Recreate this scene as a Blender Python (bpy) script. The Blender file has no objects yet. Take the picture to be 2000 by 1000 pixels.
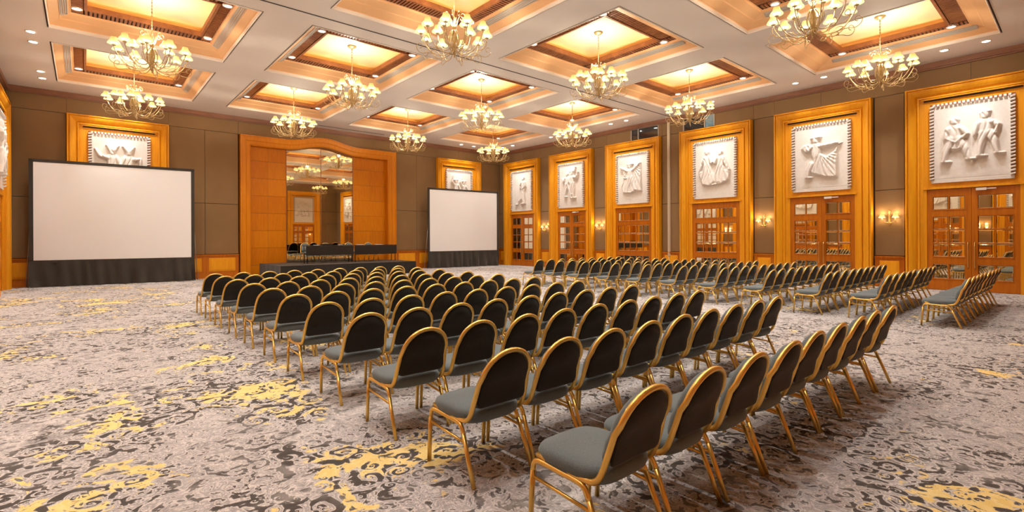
import bpy, math, random
import numpy as np
from mathutils import Matrix, Vector
random.seed(7)
R = math.radians
PI = math.pi
col = bpy.context.scene.collection
sc = bpy.context.scene

# ------------------------------------------------------------------ camera, world, exposure
cam_d = bpy.data.cameras.new('camera'); cam = bpy.data.objects.new('camera', cam_d); col.objects.link(cam)
cam_d.sensor_width = 36; cam_d.lens = 970.85/2000*36
cam_d.shift_y = -(500-465.77)/2000
cam_d.clip_start = 0.05; cam_d.clip_end = 200
yaw, roll = 0.711686, -0.00418
f = Vector((math.sin(yaw), math.cos(yaw), 0)); r = Vector((math.cos(yaw), -math.sin(yaw), 0)); u = Vector((0, 0, 1))
r2 = r*math.cos(roll)+u*math.sin(roll); u2 = -r*math.sin(roll)+u*math.cos(roll)
m = Matrix((( r2.x, u2.x, -f.x, -19.512), (r2.y, u2.y, -f.y, -23.763), (r2.z, u2.z, -f.z, 1.6), (0, 0, 0, 1)))
cam.matrix_world = m
sc.camera = cam
w = bpy.data.worlds.new('world'); sc.world = w; w.use_nodes = True
w.node_tree.nodes['Background'].inputs[0].default_value = (1.0, .85, .7, 1)
w.node_tree.nodes['Background'].inputs[1].default_value = 0.02
sc.view_settings.view_transform = 'Standard'; sc.view_settings.look = 'None'
sc.view_settings.exposure = 0.44; sc.view_settings.gamma = 1; sc.view_settings.use_curve_mapping = False
try:
    sc.cycles.max_bounces = 8; sc.cycles.diffuse_bounces = 5; sc.cycles.glossy_bounces = 4
    sc.cycles.use_denoising = True; sc.cycles.sample_clamp_indirect = 4.0
    sc.cycles.caustics_reflective = False; sc.cycles.caustics_refractive = False
except Exception: pass
# lamp powers (W)
P_CHAND, P_DOWN, P_WASH, P_COVE, P_SCONCE = 105, 160, 140, 2.2, 3
WARM = (1.0, 0.86, 0.66); WARM2 = (1.0, 0.975, 0.94); COVE = (1.0, 0.55, 0.20)

H = 6.86
XB, XC, YA, YD = 0.0, -21.5, 0.0, -24.4       # right, left, back, front wall faces
CX = [-3.4515-4.9341*i for i in range(4)]
CY = [-3.6796-5.4933*j for j in range(4)]
HX, HY = 1.89, 2.146
FB = [-2.08, -5.97, -9.84, -13.84, -17.68, -21.55]   # portal centres on the side walls

# ------------------------------------------------------------------ materials
def mat(name, base=(.8, .8, .8), rough=.5, metal=0., emit=None, es=0., spec=.5, sheen=0.):
    m = bpy.data.materials.new(name); m.use_nodes = True
    b = m.node_tree.nodes['Principled BSDF']
    b.inputs['Base Color'].default_value = (*base, 1); b.inputs['Roughness'].default_value = rough
    b.inputs['Metallic'].default_value = metal; b.inputs['Specular IOR Level'].default_value = spec
    if sheen: b.inputs['Sheen Weight'].default_value = sheen
    if emit:
        b.inputs['Emission Color'].default_value = (*emit, 1); b.inputs['Emission Strength'].default_value = es
        m.cycles.emission_sampling = 'NONE'
    return m, m.node_tree, b
def N(t, k, **kw):
    n = t.nodes.new(k)
    for a, v in kw.items(): setattr(n, a, v)
    return n
def ramp(t, fac, stops, interp='LINEAR'):
    n = N(t, 'ShaderNodeValToRGB'); n.color_ramp.interpolation = interp
    e = n.color_ramp.elements
    e[0].position, e[0].color = stops[0][0], (*stops[0][1], 1)
    e[1].position, e[1].color = stops[-1][0], (*stops[-1][1], 1)
    for p, c in stops[1:-1]:
        x = e.new(p); x.color = (*c, 1)
    t.links.new(fac, n.inputs[0]); return n
def noise(t, vec, scale, detail=3, dist=0., rough=.5):
    n = N(t, 'ShaderNodeTexNoise'); n.inputs['Scale'].default_value = scale
    n.inputs['Detail'].default_value = detail; n.inputs['Distortion'].default_value = dist; n.inputs['Roughness'].default_value = rough
    if vec: t.links.new(vec, n.inputs['Vector'])
    return n
def mth(t, op, a, b=None, c=None):
    n = N(t, 'ShaderNodeMath', operation=op)
    for i, v in enumerate((a, b, c)):
        if v is None: continue
        if isinstance(v, (int, float)): n.inputs[i].default_value = v
        else: t.links.new(v, n.inputs[i])
    return n.outputs[0]
def bump(t, b, h, strength=.3, dist=.01):
    n = N(t, 'ShaderNodeBump'); n.inputs['Strength'].default_value = strength; n.inputs['Distance'].default_value = dist
    t.links.new(h, n.inputs['Height']); t.links.new(n.outputs[0], b.inputs['Normal'])
def varied(name, c0, c1, scale=(6, 6, 6), rough=.5, metal=0., bumps=0., nscale=1., detail=4, rnd=0., spec=.5):
    m, t, b = mat(name, c0, rough, metal, spec=spec)
    tc = N(t, 'ShaderNodeTexCoord'); mp = N(t, 'ShaderNodeMapping'); mp.inputs['Scale'].default_value = scale
    t.links.new(tc.outputs['Object'], mp.inputs[0])
    src = mp.outputs[0]
    oi = N(t, 'ShaderNodeObjectInfo')
    if rnd:
        ad = N(t, 'ShaderNodeVectorMath', operation='ADD'); sc_ = N(t, 'ShaderNodeVectorMath', operation='SCALE')
        cmb = N(t, 'ShaderNodeCombineXYZ')
        for i in range(3): t.links.new(oi.outputs['Random'], cmb.inputs[i])
        t.links.new(cmb.outputs[0], sc_.inputs[0]); sc_.inputs['Scale'].default_value = 37
        t.links.new(src, ad.inputs[0]); t.links.new(sc_.outputs[0], ad.inputs[1]); src = ad.outputs[0]
    n = noise(t, src, nscale, detail, .4)
    fac = n.outputs[0]
    if rnd: fac = mth(t, 'ADD', fac, mth(t, 'MULTIPLY', mth(t, 'SUBTRACT', oi.outputs['Random'], .5), rnd))
    rp = ramp(t, fac, [(.3, c0), (.7, c1)])
    t.links.new(rp.outputs[0], b.inputs['Base Color'])
    if bumps: bump(t, b, n.outputs[0], bumps, .004)
    return m
M = {}
M['frame_wood'] = varied('amber_wood', (.72, .285, .008), (.82, .36, .015), (14, 14, 1.2), .36, bumps=.05, rnd=.2, spec=.25)
M['door_wood'] = varied('orange_brown_wood', (.42, .110, .004), (.54, .158, .007), (16, 16, 1.3), .3, bumps=.05, rnd=.3, spec=.3)
M['veneer'] = varied('square_veneer', (.58, .175, .002), (.67, .225, .003), (14, 14, 2.0), .38, rnd=.35, spec=.25)
M['frame_wood2'] = varied('orange_surround_wood', (.60, .190, .004), (.68, .235, .007), (14, 14, 1.2), .38, bumps=.05, spec=.25)
M['crown_wood'] = varied('crown_wood', (.19, .072, .036), (.27, .11, .055), (2, 2, 14), .45)
M['coffer_wood'] = varied('pale_coffer_wood', (.86, .49, .235), (.87, .52, .26), (1.5, 1.5, 1.5), .45)
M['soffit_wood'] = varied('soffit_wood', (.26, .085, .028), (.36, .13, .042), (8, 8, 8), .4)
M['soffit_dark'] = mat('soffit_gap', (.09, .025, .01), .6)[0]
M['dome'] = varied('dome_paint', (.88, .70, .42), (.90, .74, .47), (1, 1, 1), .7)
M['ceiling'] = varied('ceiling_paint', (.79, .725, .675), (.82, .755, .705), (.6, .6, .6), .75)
M['white_trim'] = mat('white_trim', (.80, .72, .65), .5)[0]
M['grille'] = mat('grille_paint', (.55, .50, .46), .5)[0]
M['dark'] = mat('shadow_gap', (.03, .022, .016), .8)[0]
def weave(name, c0, c1, freq=260, rough=.9, b_=.25, sheen=.2, lo=.35, hi=.65):
    m, t, b = mat(name, c0, rough, spec=.2, sheen=sheen)
    tc = N(t, 'ShaderNodeTexCoord')
    n = noise(t, tc.outputs['Object'], freq, 2); n2 = noise(t, tc.outputs['Object'], 1.1, 3)
    s = mth(t, 'ADD', mth(t, 'MULTIPLY', n.outputs[0], .7), mth(t, 'MULTIPLY', n2.outputs[0], .3))
    rp = ramp(t, s, [(lo, c0), (hi, c1)]); t.links.new(rp.outputs[0], b.inputs['Base Color'])
    bump(t, b, n.outputs[0], b_, .002); return m
M['fabric_wall'] = weave('brown_wall_fabric', (.20, .115, .046), (.26, .152, .066), 120, .55)
M['seat_fabric'] = weave('grey_seat_fabric', (.085, .105, .112), (.19, .225, .235), 330, .9, .4)
M['back_fabric'] = weave('charcoal_back_fabric', (.014, .012, .010), (.032, .028, .024), 260, .9)
M['skirt'] = weave('black_drape', (.032, .028, .024), (.060, .052, .045), 90, .8)
M['stage_cloth'] = weave('stage_cloth', (.014, .012, .011), (.026, .022, .020), 40, .8)
M['gold'] = varied('gold_tube', (.80, .50, .12), (.92, .62, .18), (8, 8, 8), .30, metal=.85)
M['iron'] = varied('gilt_iron', (.46, .30, .12), (.66, .50, .28), (20, 20, 20), .38, metal=.5)
M['brass'] = mat('brass', (.78, .52, .20), .28, .9)[0]
M['black_metal'] = mat('black_metal', (.025, .02, .018), .45, .3)[0]
M['steel'] = mat('steel', (.45, .42, .40), .35, .8)[0]
M['cream_metal'] = mat('cream_metal', (.62, .50, .36), .4, .2)[0]
M['mirror'] = mat('mirror_glass', (.90, .80, .60), .015, 1.0)[0]
M['booth_glass'] = mat('booth_glass', (.02, .022, .028), .06, 0., spec=.9)[0]
M['blue_blind'] = varied('blue_blind', (.10, .22, .34), (.25, .42, .55), (3, 3, 3), .6)
M['screen'] = varied('screen_vinyl', (.86, .87, .89), (.88, .89, .91), (.5, .5, .5), .75)
M['paper'] = mat('paper', (.8, .78, .74), .7)[0]
M['plaster'] = varied('carved_plaster', (.72, .66, .60), (.79, .73, .67), (3, 3, 3), .75, bumps=.1, nscale=4)
def shade_mat():
    m, t, b = mat('lit_shade', (.10, .075, .03), .7, emit=(1, .72, .30), es=.86)
    g = N(t, 'ShaderNodeTexCoord'); s = N(t, 'ShaderNodeSeparateXYZ'); t.links.new(g.outputs['Generated'], s.inputs[0])
    rp = ramp(t, s.outputs[2], [(0., (1.0, .90, .48)), (.4, (1., .76, .25)), (1., (.88, .56, .12))])
    t.links.new(rp.outputs[0], b.inputs['Emission Color']); return m
M['shade'] = shade_mat()
M['bulb'] = mat('lit_bulb', (1, 1, 1), .5, emit=(1, .90, .62), es=3.0)[0]
M['lamp_disc'] = mat('lit_downlight', (1, 1, 1), .5, emit=(1, .95, .85), es=25.0)[0]
M['lamp_disc2'] = mat('lit_soffit_lamp', (1, 1, 1), .5, emit=(1, .96, .90), es=3.0)[0]

def carpet():
    m, t, b = mat('patterned_carpet', (.5, .45, .42), .95, spec=.1)
    L = t.links.new
    tc = N(t, 'ShaderNodeTexCoord'); P0 = tc.outputs['Object']
    def warp(vec, sc_, amt, det=2):
        wn = noise(t, vec, sc_, det); sub = N(t, 'ShaderNodeVectorMath', operation='SUBTRACT'); L(wn.outputs['Color'], sub.inputs[0]); sub.inputs[1].default_value = (.5, .5, .5)
        scl = N(t, 'ShaderNodeVectorMath', operation='SCALE'); L(sub.outputs[0], scl.inputs[0]); scl.inputs['Scale'].default_value = amt
        add = N(t, 'ShaderNodeVectorMath', operation='ADD'); L(vec, add.inputs[0]); L(scl.outputs[0], add.inputs[1]); return add.outputs[0]
    P = warp(P0, 2.2, .16)
    def scroll(scale, offs, freq):
        mp = N(t, 'ShaderNodeMapping'); mp.inputs['Location'].default_value = offs; L(P, mp.inputs[0])
        v = N(t, 'ShaderNodeTexVoronoi'); v.voronoi_dimensions = '2D'; v.inputs['Scale'].default_value = scale; v.inputs['Randomness'].default_value = .85
        L(mp.outputs[0], v.inputs['Vector'])
        d = N(t, 'ShaderNodeVectorMath', operation='SUBTRACT'); L(mp.outputs[0], d.inputs[0]); L(v.outputs['Position'], d.inputs[1])
        s = N(t, 'ShaderNodeSeparateXYZ'); L(d.outputs[0], s.inputs[0])
        cs = N(t, 'ShaderNodeSeparateXYZ'); L(v.outputs['Color'], cs.inputs[0])
        ang = mth(t, 'ARCTAN2', s.outputs[1], s.outputs[0])
        sgn = mth(t, 'SUBTRACT', mth(t, 'MULTIPLY', mth(t, 'GREATER_THAN', cs.outputs[0], .5), 2), 1)
        lr = mth(t, 'LOGARITHM', mth(t, 'ADD', v.outputs['Distance'], .05), 2.718)
        ph = mth(t, 'ADD', mth(t, 'MULTIPLY', ang, sgn), mth(t, 'ADD', mth(t, 'MULTIPLY', lr, freq), mth(t, 'MULTIPLY', cs.outputs[1], 6.28)))
        return mth(t, 'SINE', ph)
    s1 = scroll(2.9, (0, 0, 0), 6.5); s2 = scroll(5.8, (3.1, 1.7, 0), 6.0)
    leaf = noise(t, warp(P0, 5.5, .22), 7.5, 4, 1.6, .58)
    med = noise(t, P, 2.6, 4, 1.4, .6)
    zone = ramp(t, noise(t, P0, .75, 2, .6).outputs[0], [(.40, (0,)*3), (.56, (1,)*3)]).outputs[0]
    sw = mth(t, 'ADD', mth(t, 'MULTIPLY', zone, .75), .25)
    lw = mth(t, 'SUBTRACT', 4.8, mth(t, 'MULTIPLY', zone, 2.6))
    fld = mth(t, 'ADD', mth(t, 'MULTIPLY', s1, mth(t, 'MULTIPLY', sw, .62)), mth(t, 'ADD', mth(t, 'MULTIPLY', s2, mth(t, 'MULTIPLY', sw, .46)), mth(t, 'MULTIPLY', mth(t, 'SUBTRACT', leaf.outputs[0], .5), lw)))
    fld = mth(t, 'SUBTRACT', fld, mth(t, 'MULTIPLY', zone, .16))
    fld = mth(t, 'ADD', fld, mth(t, 'MULTIPLY', mth(t, 'SUBTRACT', med.outputs[0], .52), 2.2))
    fld2 = mth(t, 'ADD', mth(t, 'MULTIPLY', fld, .25), .5)
    basec = ramp(t, fld2, [(.0, (.075, .064, .058)), (.35, (.10, .086, .08)), (.385, (.28, .255, .245)), (.42, (.76, .70, .655)), (.47, (.56, .51, .49)), (.53, (.36, .335, .335)), (.59, (.50, .46, .445)), (.64, (.78, .715, .67)), (.68, (.24, .22, .215)), (.76, (.14, .125, .12)), (1., (.50, .45, .43))])
    cl = ramp(t, noise(t, P, 5.0, 5, .8, .65).outputs[0], [(.36, (.10, .088, .082)), (.43, (.30, .275, .268)), (.51, (.58, .535, .515)), (.60, (.86, .79, .74))])
    mx = N(t, 'ShaderNodeMix', data_type='RGBA')
    pm = ramp(t, noise(t, P0, .9, 3, .8).outputs[0], [(.34, (.58,)*3), (.56, (1.,)*3)])
    L(mth(t, 'MAXIMUM', pm.outputs[0], zone), mx.inputs[0]); L(cl.outputs[0], mx.inputs[6]); L(basec.outputs[0], mx.inputs[7])
    yb = noise(t, P0, .75, 2, .3)
    sx = N(t, 'ShaderNodeSeparateXYZ'); L(P0, sx.inputs[0])
    bias = mth(t, 'MINIMUM', mth(t, 'MAXIMUM', mth(t, 'MULTIPLY', mth(t, 'ADD', sx.outputs[0], 16.5), -.03), -.07), .035)
    ymask = mth(t, 'ADD', mth(t, 'ADD', yb.outputs[0], bias), mth(t, 'ADD', mth(t, 'MULTIPLY', s1, .035), mth(t, 'MULTIPLY', mth(t, 'SUBTRACT', med.outputs[0], .5), .75)))
    yr = ramp(t, ymask, [(.645, (0,)*3), (.67, (1,)*3)])
    notdark = ramp(t, fld2, [(.385, (0,)*3), (.42, (1,)*3), (.70, (1,)*3), (.74, (.0,)*3)])
    core = ramp(t, ymask, [(.715, (0,)*3), (.745, (1,)*3)])
    ym = mth(t, 'MULTIPLY', yr.outputs[0], mth(t, 'MAXIMUM', notdark.outputs[0], core.outputs[0]))
    m2 = N(t, 'ShaderNodeMix', data_type='RGBA'); L(ym, m2.inputs[0]); L(mx.outputs[2], m2.inputs[6])
    yc = ramp(t, leaf.outputs[0], [(.35, (.86, .62, .22)), (.65, (.92, .72, .33))]); L(yc.outputs[0], m2.inputs[7])
    pile = noise(t, P0, 220, 2)
    m3 = N(t, 'ShaderNodeMix', data_type='RGBA'); m3.blend_type = 'MULTIPLY'; m3.inputs[0].default_value = .6
    pr = ramp(t, pile.outputs[0], [(.3, (.62,)*3), (.6, (1.12,)*3)])
    L(m2.outputs[2], m3.inputs[6]); L(pr.outputs[0], m3.inputs[7]); L(m3.outputs[2], b.inputs['Base Color'])
    bump(t, b, pile.outputs[0], .3, .003)
    return m
M['carpet'] = carpet()

# ------------------------------------------------------------------ mesh helpers
class MB:
    def __init__(s): s.v = []; s.f = []
    def add(s, vs, fs):
        o = len(s.v); s.v += [tuple(x) for x in vs]; s.f += [tuple(i+o for i in q) for q in fs]
    def box(s, x0, x1, y0, y1, z0, z1):
        s.add([(x0,y0,z0),(x1,y0,z0),(x1,y1,z0),(x0,y1,z0),(x0,y0,z1),(x1,y0,z1),(x1,y1,z1),(x0,y1,z1)],
              [(0,3,2,1),(4,5,6,7),(0,1,5,4),(1,2,6,5),(2,3,7,6),(3,0,4,7)]); return s
    def tube(s, pts, r, n=8, flat=1.0, closed=False, cap=True):
        pts = [Vector(p) for p in pts]; k = len(pts); rs = r if isinstance(r, (list, tuple)) else [r]*k
        rings = []; up = None
        for i, p in enumerate(pts):
            if closed: d = (pts[(i+1) % k]-pts[i-1]).normalized()
            else: d = (pts[min(i+1, k-1)]-pts[max(i-1, 0)]).normalized()
            if up is None:
                up = Vector((0, 0, 1)) if abs(d.z) < .9 else Vector((1, 0, 0))
            a = d.cross(up)
            if a.length < 1e-6: a = d.cross(Vector((0, 1, 0)))
            a.normalize(); b = a.cross(d).normalized(); up = b
            rings.append([p+a*(math.cos(2*PI*j/n)*rs[i])+b*(math.sin(2*PI*j/n)*rs[i]*flat) for j in range(n)])
        vs = [q for g in rings for q in g]; fs = []
        for i in range(k if closed else k-1):
            for j in range(n):
                a0 = i*n+j; a1 = i*n+(j+1) % n; i2 = (i+1) % k
                fs.append((a0, i2*n+j, i2*n+(j+1) % n, a1))
        if cap and not closed: fs += [tuple(range(n)), tuple(range((k-1)*n+n-1, (k-1)*n-1, -1))]
        s.add(vs, fs); return s
    def lathe(s, prof, n=12, c=(0, 0, 0)):
        vs = []; fs = []; k = len(prof)
        for (rr, z) in prof:
            for j in range(n): vs.append((c[0]+rr*math.cos(2*PI*j/n), c[1]+rr*math.sin(2*PI*j/n), c[2]+z))
        for i in range(k-1):
            for j in range(n): fs.append((i*n+j, i*n+(j+1) % n, (i+1)*n+(j+1) % n, (i+1)*n+j))
        s.add(vs, fs); return s
    def mesh(s, name, m, smooth=False):
        me = bpy.data.meshes.new(name); me.from_pydata(s.v, [], s.f); me.materials.append(M[m] if isinstance(m, str) else m)
        if smooth: me.polygons.foreach_set('use_smooth', [True]*len(me.polygons))
        me.update(); return me
def link(name, data, parent=None, loc=None, rz=0):
    o = bpy.data.objects.new(name, data); col.objects.link(o)
    if parent: o.parent = parent
    if loc is not None: o.location = loc
    if rz: o.rotation_euler.z = rz
    return o
def obj(name, mb, m, parent=None, loc=None, smooth=False, rz=0):
    return link(name, mb.mesh(name, m, smooth), parent, loc, rz)
def tag(o, label=None, cat=None, group=None, kind=None):
    if label: o['label'] = label
    if cat: o['category'] = cat
    if group: o['group'] = group
    if kind: o['kind'] = kind
    return o
def copy_tree(o, parent=None):
    c = o.copy(); col.objects.link(c)
    c.parent = parent
    for ch in o.children: copy_tree(ch, c)
    return c
def bez(pts, n=6):
    """Catmull-Rom through pts"""
    P = [Vector(p) for p in pts]; P = [P[0]*2-P[1]]+P+[P[-1]*2-P[-2]]; out = []
    for i in range(1, len(P)-2):
        for k in range(n):
            t = k/n; a, b, c, d = P[i-1:i+3]
            out.append(.5*((2*b)+(c-a)*t+(2*a-5*b+4*c-d)*t*t+(3*b-a-3*c+d)*t**3))
    out.append(P[-2]); return out
ORD = ['first','second','third','fourth','fifth','sixth','seventh','eighth','ninth','tenth','eleventh']

# ------------------------------------------------------------------ floor
fl = MB(); fl.add([(XC-.3, YD-.3, 0), (XB+.3, YD-.3, 0), (XB+.3, YA+.3, 0), (XC-.3, YA+.3, 0)], [(0, 1, 2, 3)])
fl.box(XC-.3, XB+.3, YD-.3, YA+.3, -.12, -.01)
tag(obj('floor', fl, 'carpet'), 'grey and cream scroll patterned carpet with mustard patches', kind='structure')

# ------------------------------------------------------------------ ceiling with coffers
g = .028
xs = sorted([XC-.2, XB+.2]+[c+s*(HX+g) for c in CX for s in (-1, 1)])
ys = sorted([YD-.2, YA+.2]+[c+s*(HY+g) for c in CY for s in (-1, 1)])
cm = MB()
for i in range(len(xs)-1):
    for j in range(len(ys)-1):
        if i % 2 == 1 and j % 2 == 1: continue
        cm.box(xs[i], xs[i+1], ys[j], ys[j+1], H, H+.10)
ceiling = tag(obj('ceiling', cm, 'ceiling'), 'pale painted ceiling divided into deep square coffers', kind='structure')
def ring(mb, ax, ay, bx, by, z0, z1):
    """frustum ring: outer half sizes a at z0, inner b at z1"""
    vs = [(sx*ax, sy*ay, z0) for sx, sy in ((-1,-1),(1,-1),(1,1),(-1,1))]+[(sx*bx, sy*by, z1) for sx, sy in ((-1,-1),(1,-1),(1,1),(-1,1))]
    mb.add(vs, [(i, 4+i, 4+(i+1) % 4, (i+1) % 4) for i in range(4)])
IX, IY = .42, .55
def prof_ring(pr):
    mb = MB()
    for (t0, z0), (t1, z1) in zip(pr[:-1], pr[1:]): ring(mb, HX-IX*t0, HY-IY*t0, HX-IX*t1, HY-IY*t1, z0, z1)
    return mb
coffer_me = prof_ring([(0.05, 6.93), (.07, 6.95), (.10, 6.952), (.47, 7.03), (.50, 7.032), (.54, 7.055), (.93, 7.125), (.95, 7.165), (1.02, 7.165)]).mesh('coffer_moulding', 'coffer_wood')
lip_me = prof_ring([(0, 6.99), (0, 6.853), (.012, 6.845), (.03, 6.845), (.05, 6.86), (.05, 6.93)]).mesh('coffer_lip', 'white_trim')
gp = MB(); ring(gp, HX+g+.004, HY+g+.004, HX, HY, 6.885, 6.885); gap_shade_me = gp.mesh('coffer_gap', 'dark')  # dark ring closes the groove, its shadow line painted as colour
sb = MB()
SX, SY, OX, OY = 1.17, 1.19, HX-IX, HY-IY
ring(sb, OX+.02, OY+.02, SX, SY, 7.20, 7.20)
ring(sb, SX, SY, SX, SY, 7.15, 7.28); ring(sb, SX, SY, SX+.06, SY+.06, 7.15, 7.15); ring(sb, SX+.06, SY+.06, SX+.06, SY+.06, 7.15, 7.20)
soffit_me = sb.mesh('soffit', 'soffit_wood')
lv = MB(); st = .085
n = int(2*OY/st)
for k in range(n):
    y = -OY+.03+k*st
    for s in (-1, 1):
        a, b_ = sorted((s*(SX+.075), s*(OX-.015))); lv.box(a, b_, y, y+.05, 7.165, 7.198)
n = int(2*(SX+.05)/st)
for k in range(n):
    x = -SX-.04+k*st
    for s in (-1, 1):
        a, b_ = sorted((s*(SY+.075), s*(OY-.015))); lv.box(x, x+.05, a, b_, 7.165, 7.198)
louvre_me = lv.mesh('soffit_slats', 'soffit_wood')
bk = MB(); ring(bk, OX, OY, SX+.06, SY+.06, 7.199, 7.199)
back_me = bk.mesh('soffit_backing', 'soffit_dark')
dm = MB(); DX, DY, DZ = OX+.02, OY+.02, 7.46
dm.add([(-DX,-DY,DZ),(DX,-DY,DZ),(DX,DY,DZ),(-DX,DY,DZ)], [(0, 1, 2, 3)]); ring(dm, DX, DY, DX, DY, 7.20, DZ)
ring(dm, DX, DY, SX, SY, 7.205, 7.205)
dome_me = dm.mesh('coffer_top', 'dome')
gr = MB()
for k in range(3): gr.box(-.052+.04*k, -.030+.04*k, -1.66, 1.60, -.022, 0)
gr.box(-.075, -.062, -1.68, 1.62, -.026, .0); gr.box(.065, .078, -1.68, 1.62, -.026, .0); gr.box(-.075, .078, -1.69, -1.675, -.026, 0); gr.box(-.075, .078, 1.62, 1.635, -.026, 0)
grille_me = gr.mesh('air_grille', 'grille')
disc = MB(); disc.add([(0, 0, 0)]+[(.085*math.cos(2*PI*i/20), .085*math.sin(2*PI*i/20), 0) for i in range(20)], [(0, 1+(i+1) % 20, 1+i) for i in range(20)])
disc2_me = disc.mesh('lamp', 'lamp_disc2'); disc_me = disc.mesh('lamp', 'lamp_disc')
rimmb = MB().lathe([(.085, .0), (.088, -.012), (.11, -.008), (.112, .012)], 20)
rim_me = rimmb.mesh('rim', 'white_trim', True)
def spot(loc, power, angle, blend, color, parent, rot=(0, 0, 0), size=.06):
    d = bpy.data.lights.new('lamp_light', 'SPOT'); d.energy = power; d.spot_size = R(angle); d.spot_blend = blend; d.color = color; d.shadow_soft_size = size
    o = bpy.data.objects.new('lamp_light', d); col.objects.link(o); o.parent = parent; o.location = loc; o.rotation_euler = rot; return o
ROWN = ['row beside the stage wall', 'second row from the stage wall', 'third row from the stage wall', 'row nearest the camera']
COLN = ['right-hand wall', 'second column from the right', 'third column from the right', 'left-hand wall']
def cell(i, j):
    a = ['by right wall', 'second from right wall', 'second from left wall', 'by left wall'][i]
    b = ['nearest stage wall', 'second from stage wall', 'third from stage wall', 'nearest camera'][j]
    return a, b
for i, x in enumerate(CX):
    for j, y in enumerate(CY):
        cf = link('coffer_moulding', coffer_me, ceiling, (x, y, 0))
        link('coffer_lip', lip_me, cf); link('coffer_gap', gap_shade_me, cf); link('soffit', soffit_me, cf); link('soffit_backing', back_me, cf)
        lo = link('soffit_slats', louvre_me, cf); lo['kind'] = 'stuff'
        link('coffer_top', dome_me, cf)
        for s in (-1, 1): link('air_grille', grille_me, cf, (s*1.605, -.05, 7.082)).rotation_euler.y = s*R(22)
        a, b_ = cell(i, j)
        for sx in (-1, 1):
            for sy in (-1, 1):
                e = link('recessed_downlight', None, None, (x+sx*1.36, y+sy*1.25, 7.150))
                cn = {(1, 1): 'far right', (1, -1): 'near right', (-1, 1): 'far left', (-1, -1): 'near left'}[(sx, sy)]
                tag(e, f'soffit downlight, {cn} corner, coffer {a}, {b_}', 'downlight', 'downlights in the coffer soffits')
                link('lamp', disc2_me, e, (0, 0, 0)); link('rim', rim_me, e)
                spot((0, 0, -.02), P_DOWN, 110, .9, WARM2, e)
        for (lx, ly, sx_, rx, ry) in ((SX+.13, 0, 2*SY, 0, 20), (-SX-.13, 0, 2*SY, 0, -20), (0, SY+.17, 2*SX, -20, 0), (0, -SY-.17, 2*SX, 20, 0)):
            d = bpy.data.lights.new('cove_light', 'AREA'); d.shape = 'RECTANGLE'; d.color = COVE; d.energy = P_COVE
            d.size, d.size_y = (.05, sx_) if lx else (sx_, .05)
            o = bpy.data.objects.new('cove_light', d); col.objects.link(o); o.parent = cf; o.location = (lx, ly, 7.225)
            o.rotation_euler = (PI+R(rx), R(-ry), 0)
# partition track and slot diffuser
obj('partition_track', MB().box(XC, XB, -11.945, -11.895, H-.004, H+.002), 'dark', ceiling)
obj('slot_diffuser', MB().box(-11.3, -8.0, -.63, -.57, H-.006, H+.002), 'dark', ceiling)

# perimeter downlights
def washer(x, y, label):
    e = link('ceiling_spotlight', None, None, (x, y, H-.004)); tag(e, label, 'downlight', 'downlights along the walls')
    link('lamp', disc_me, e, (0, 0, -.002)); link('rim', rim_me, e)
    return e
PN = ['farthest', 'second farthest', 'third farthest', 'third nearest', 'second nearest', 'nearest']
for side, X, sgn, nm in (('B', -1.1, 1, 'right'), ('C', XC+1.0, -1, 'left')):
    for k, yc in enumerate(FB):
        for s in (1, -1):
            e = washer(X, yc+.43*s, f"{'farther' if s > 0 else 'nearer'} ceiling spotlight before {PN[k]} doorway of {nm} wall")
            spot((0, 0, -.03), P_WASH, 75, .8, WARM2, e, (0, R(18*-sgn), 0))
for k, (xc, nm) in enumerate(((-18.45, 'left'), (-3.08, 'right'))):
    for s in (-1, 1):
        e = washer(xc+.43*s, -.91, f"{'left' if s < 0 else 'right'} ceiling spotlight before {nm} relief of stage wall")
        spot((0, 0, -.03), P_WASH, 75, .8, WARM2, e, (R(18), 0, 0))

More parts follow.
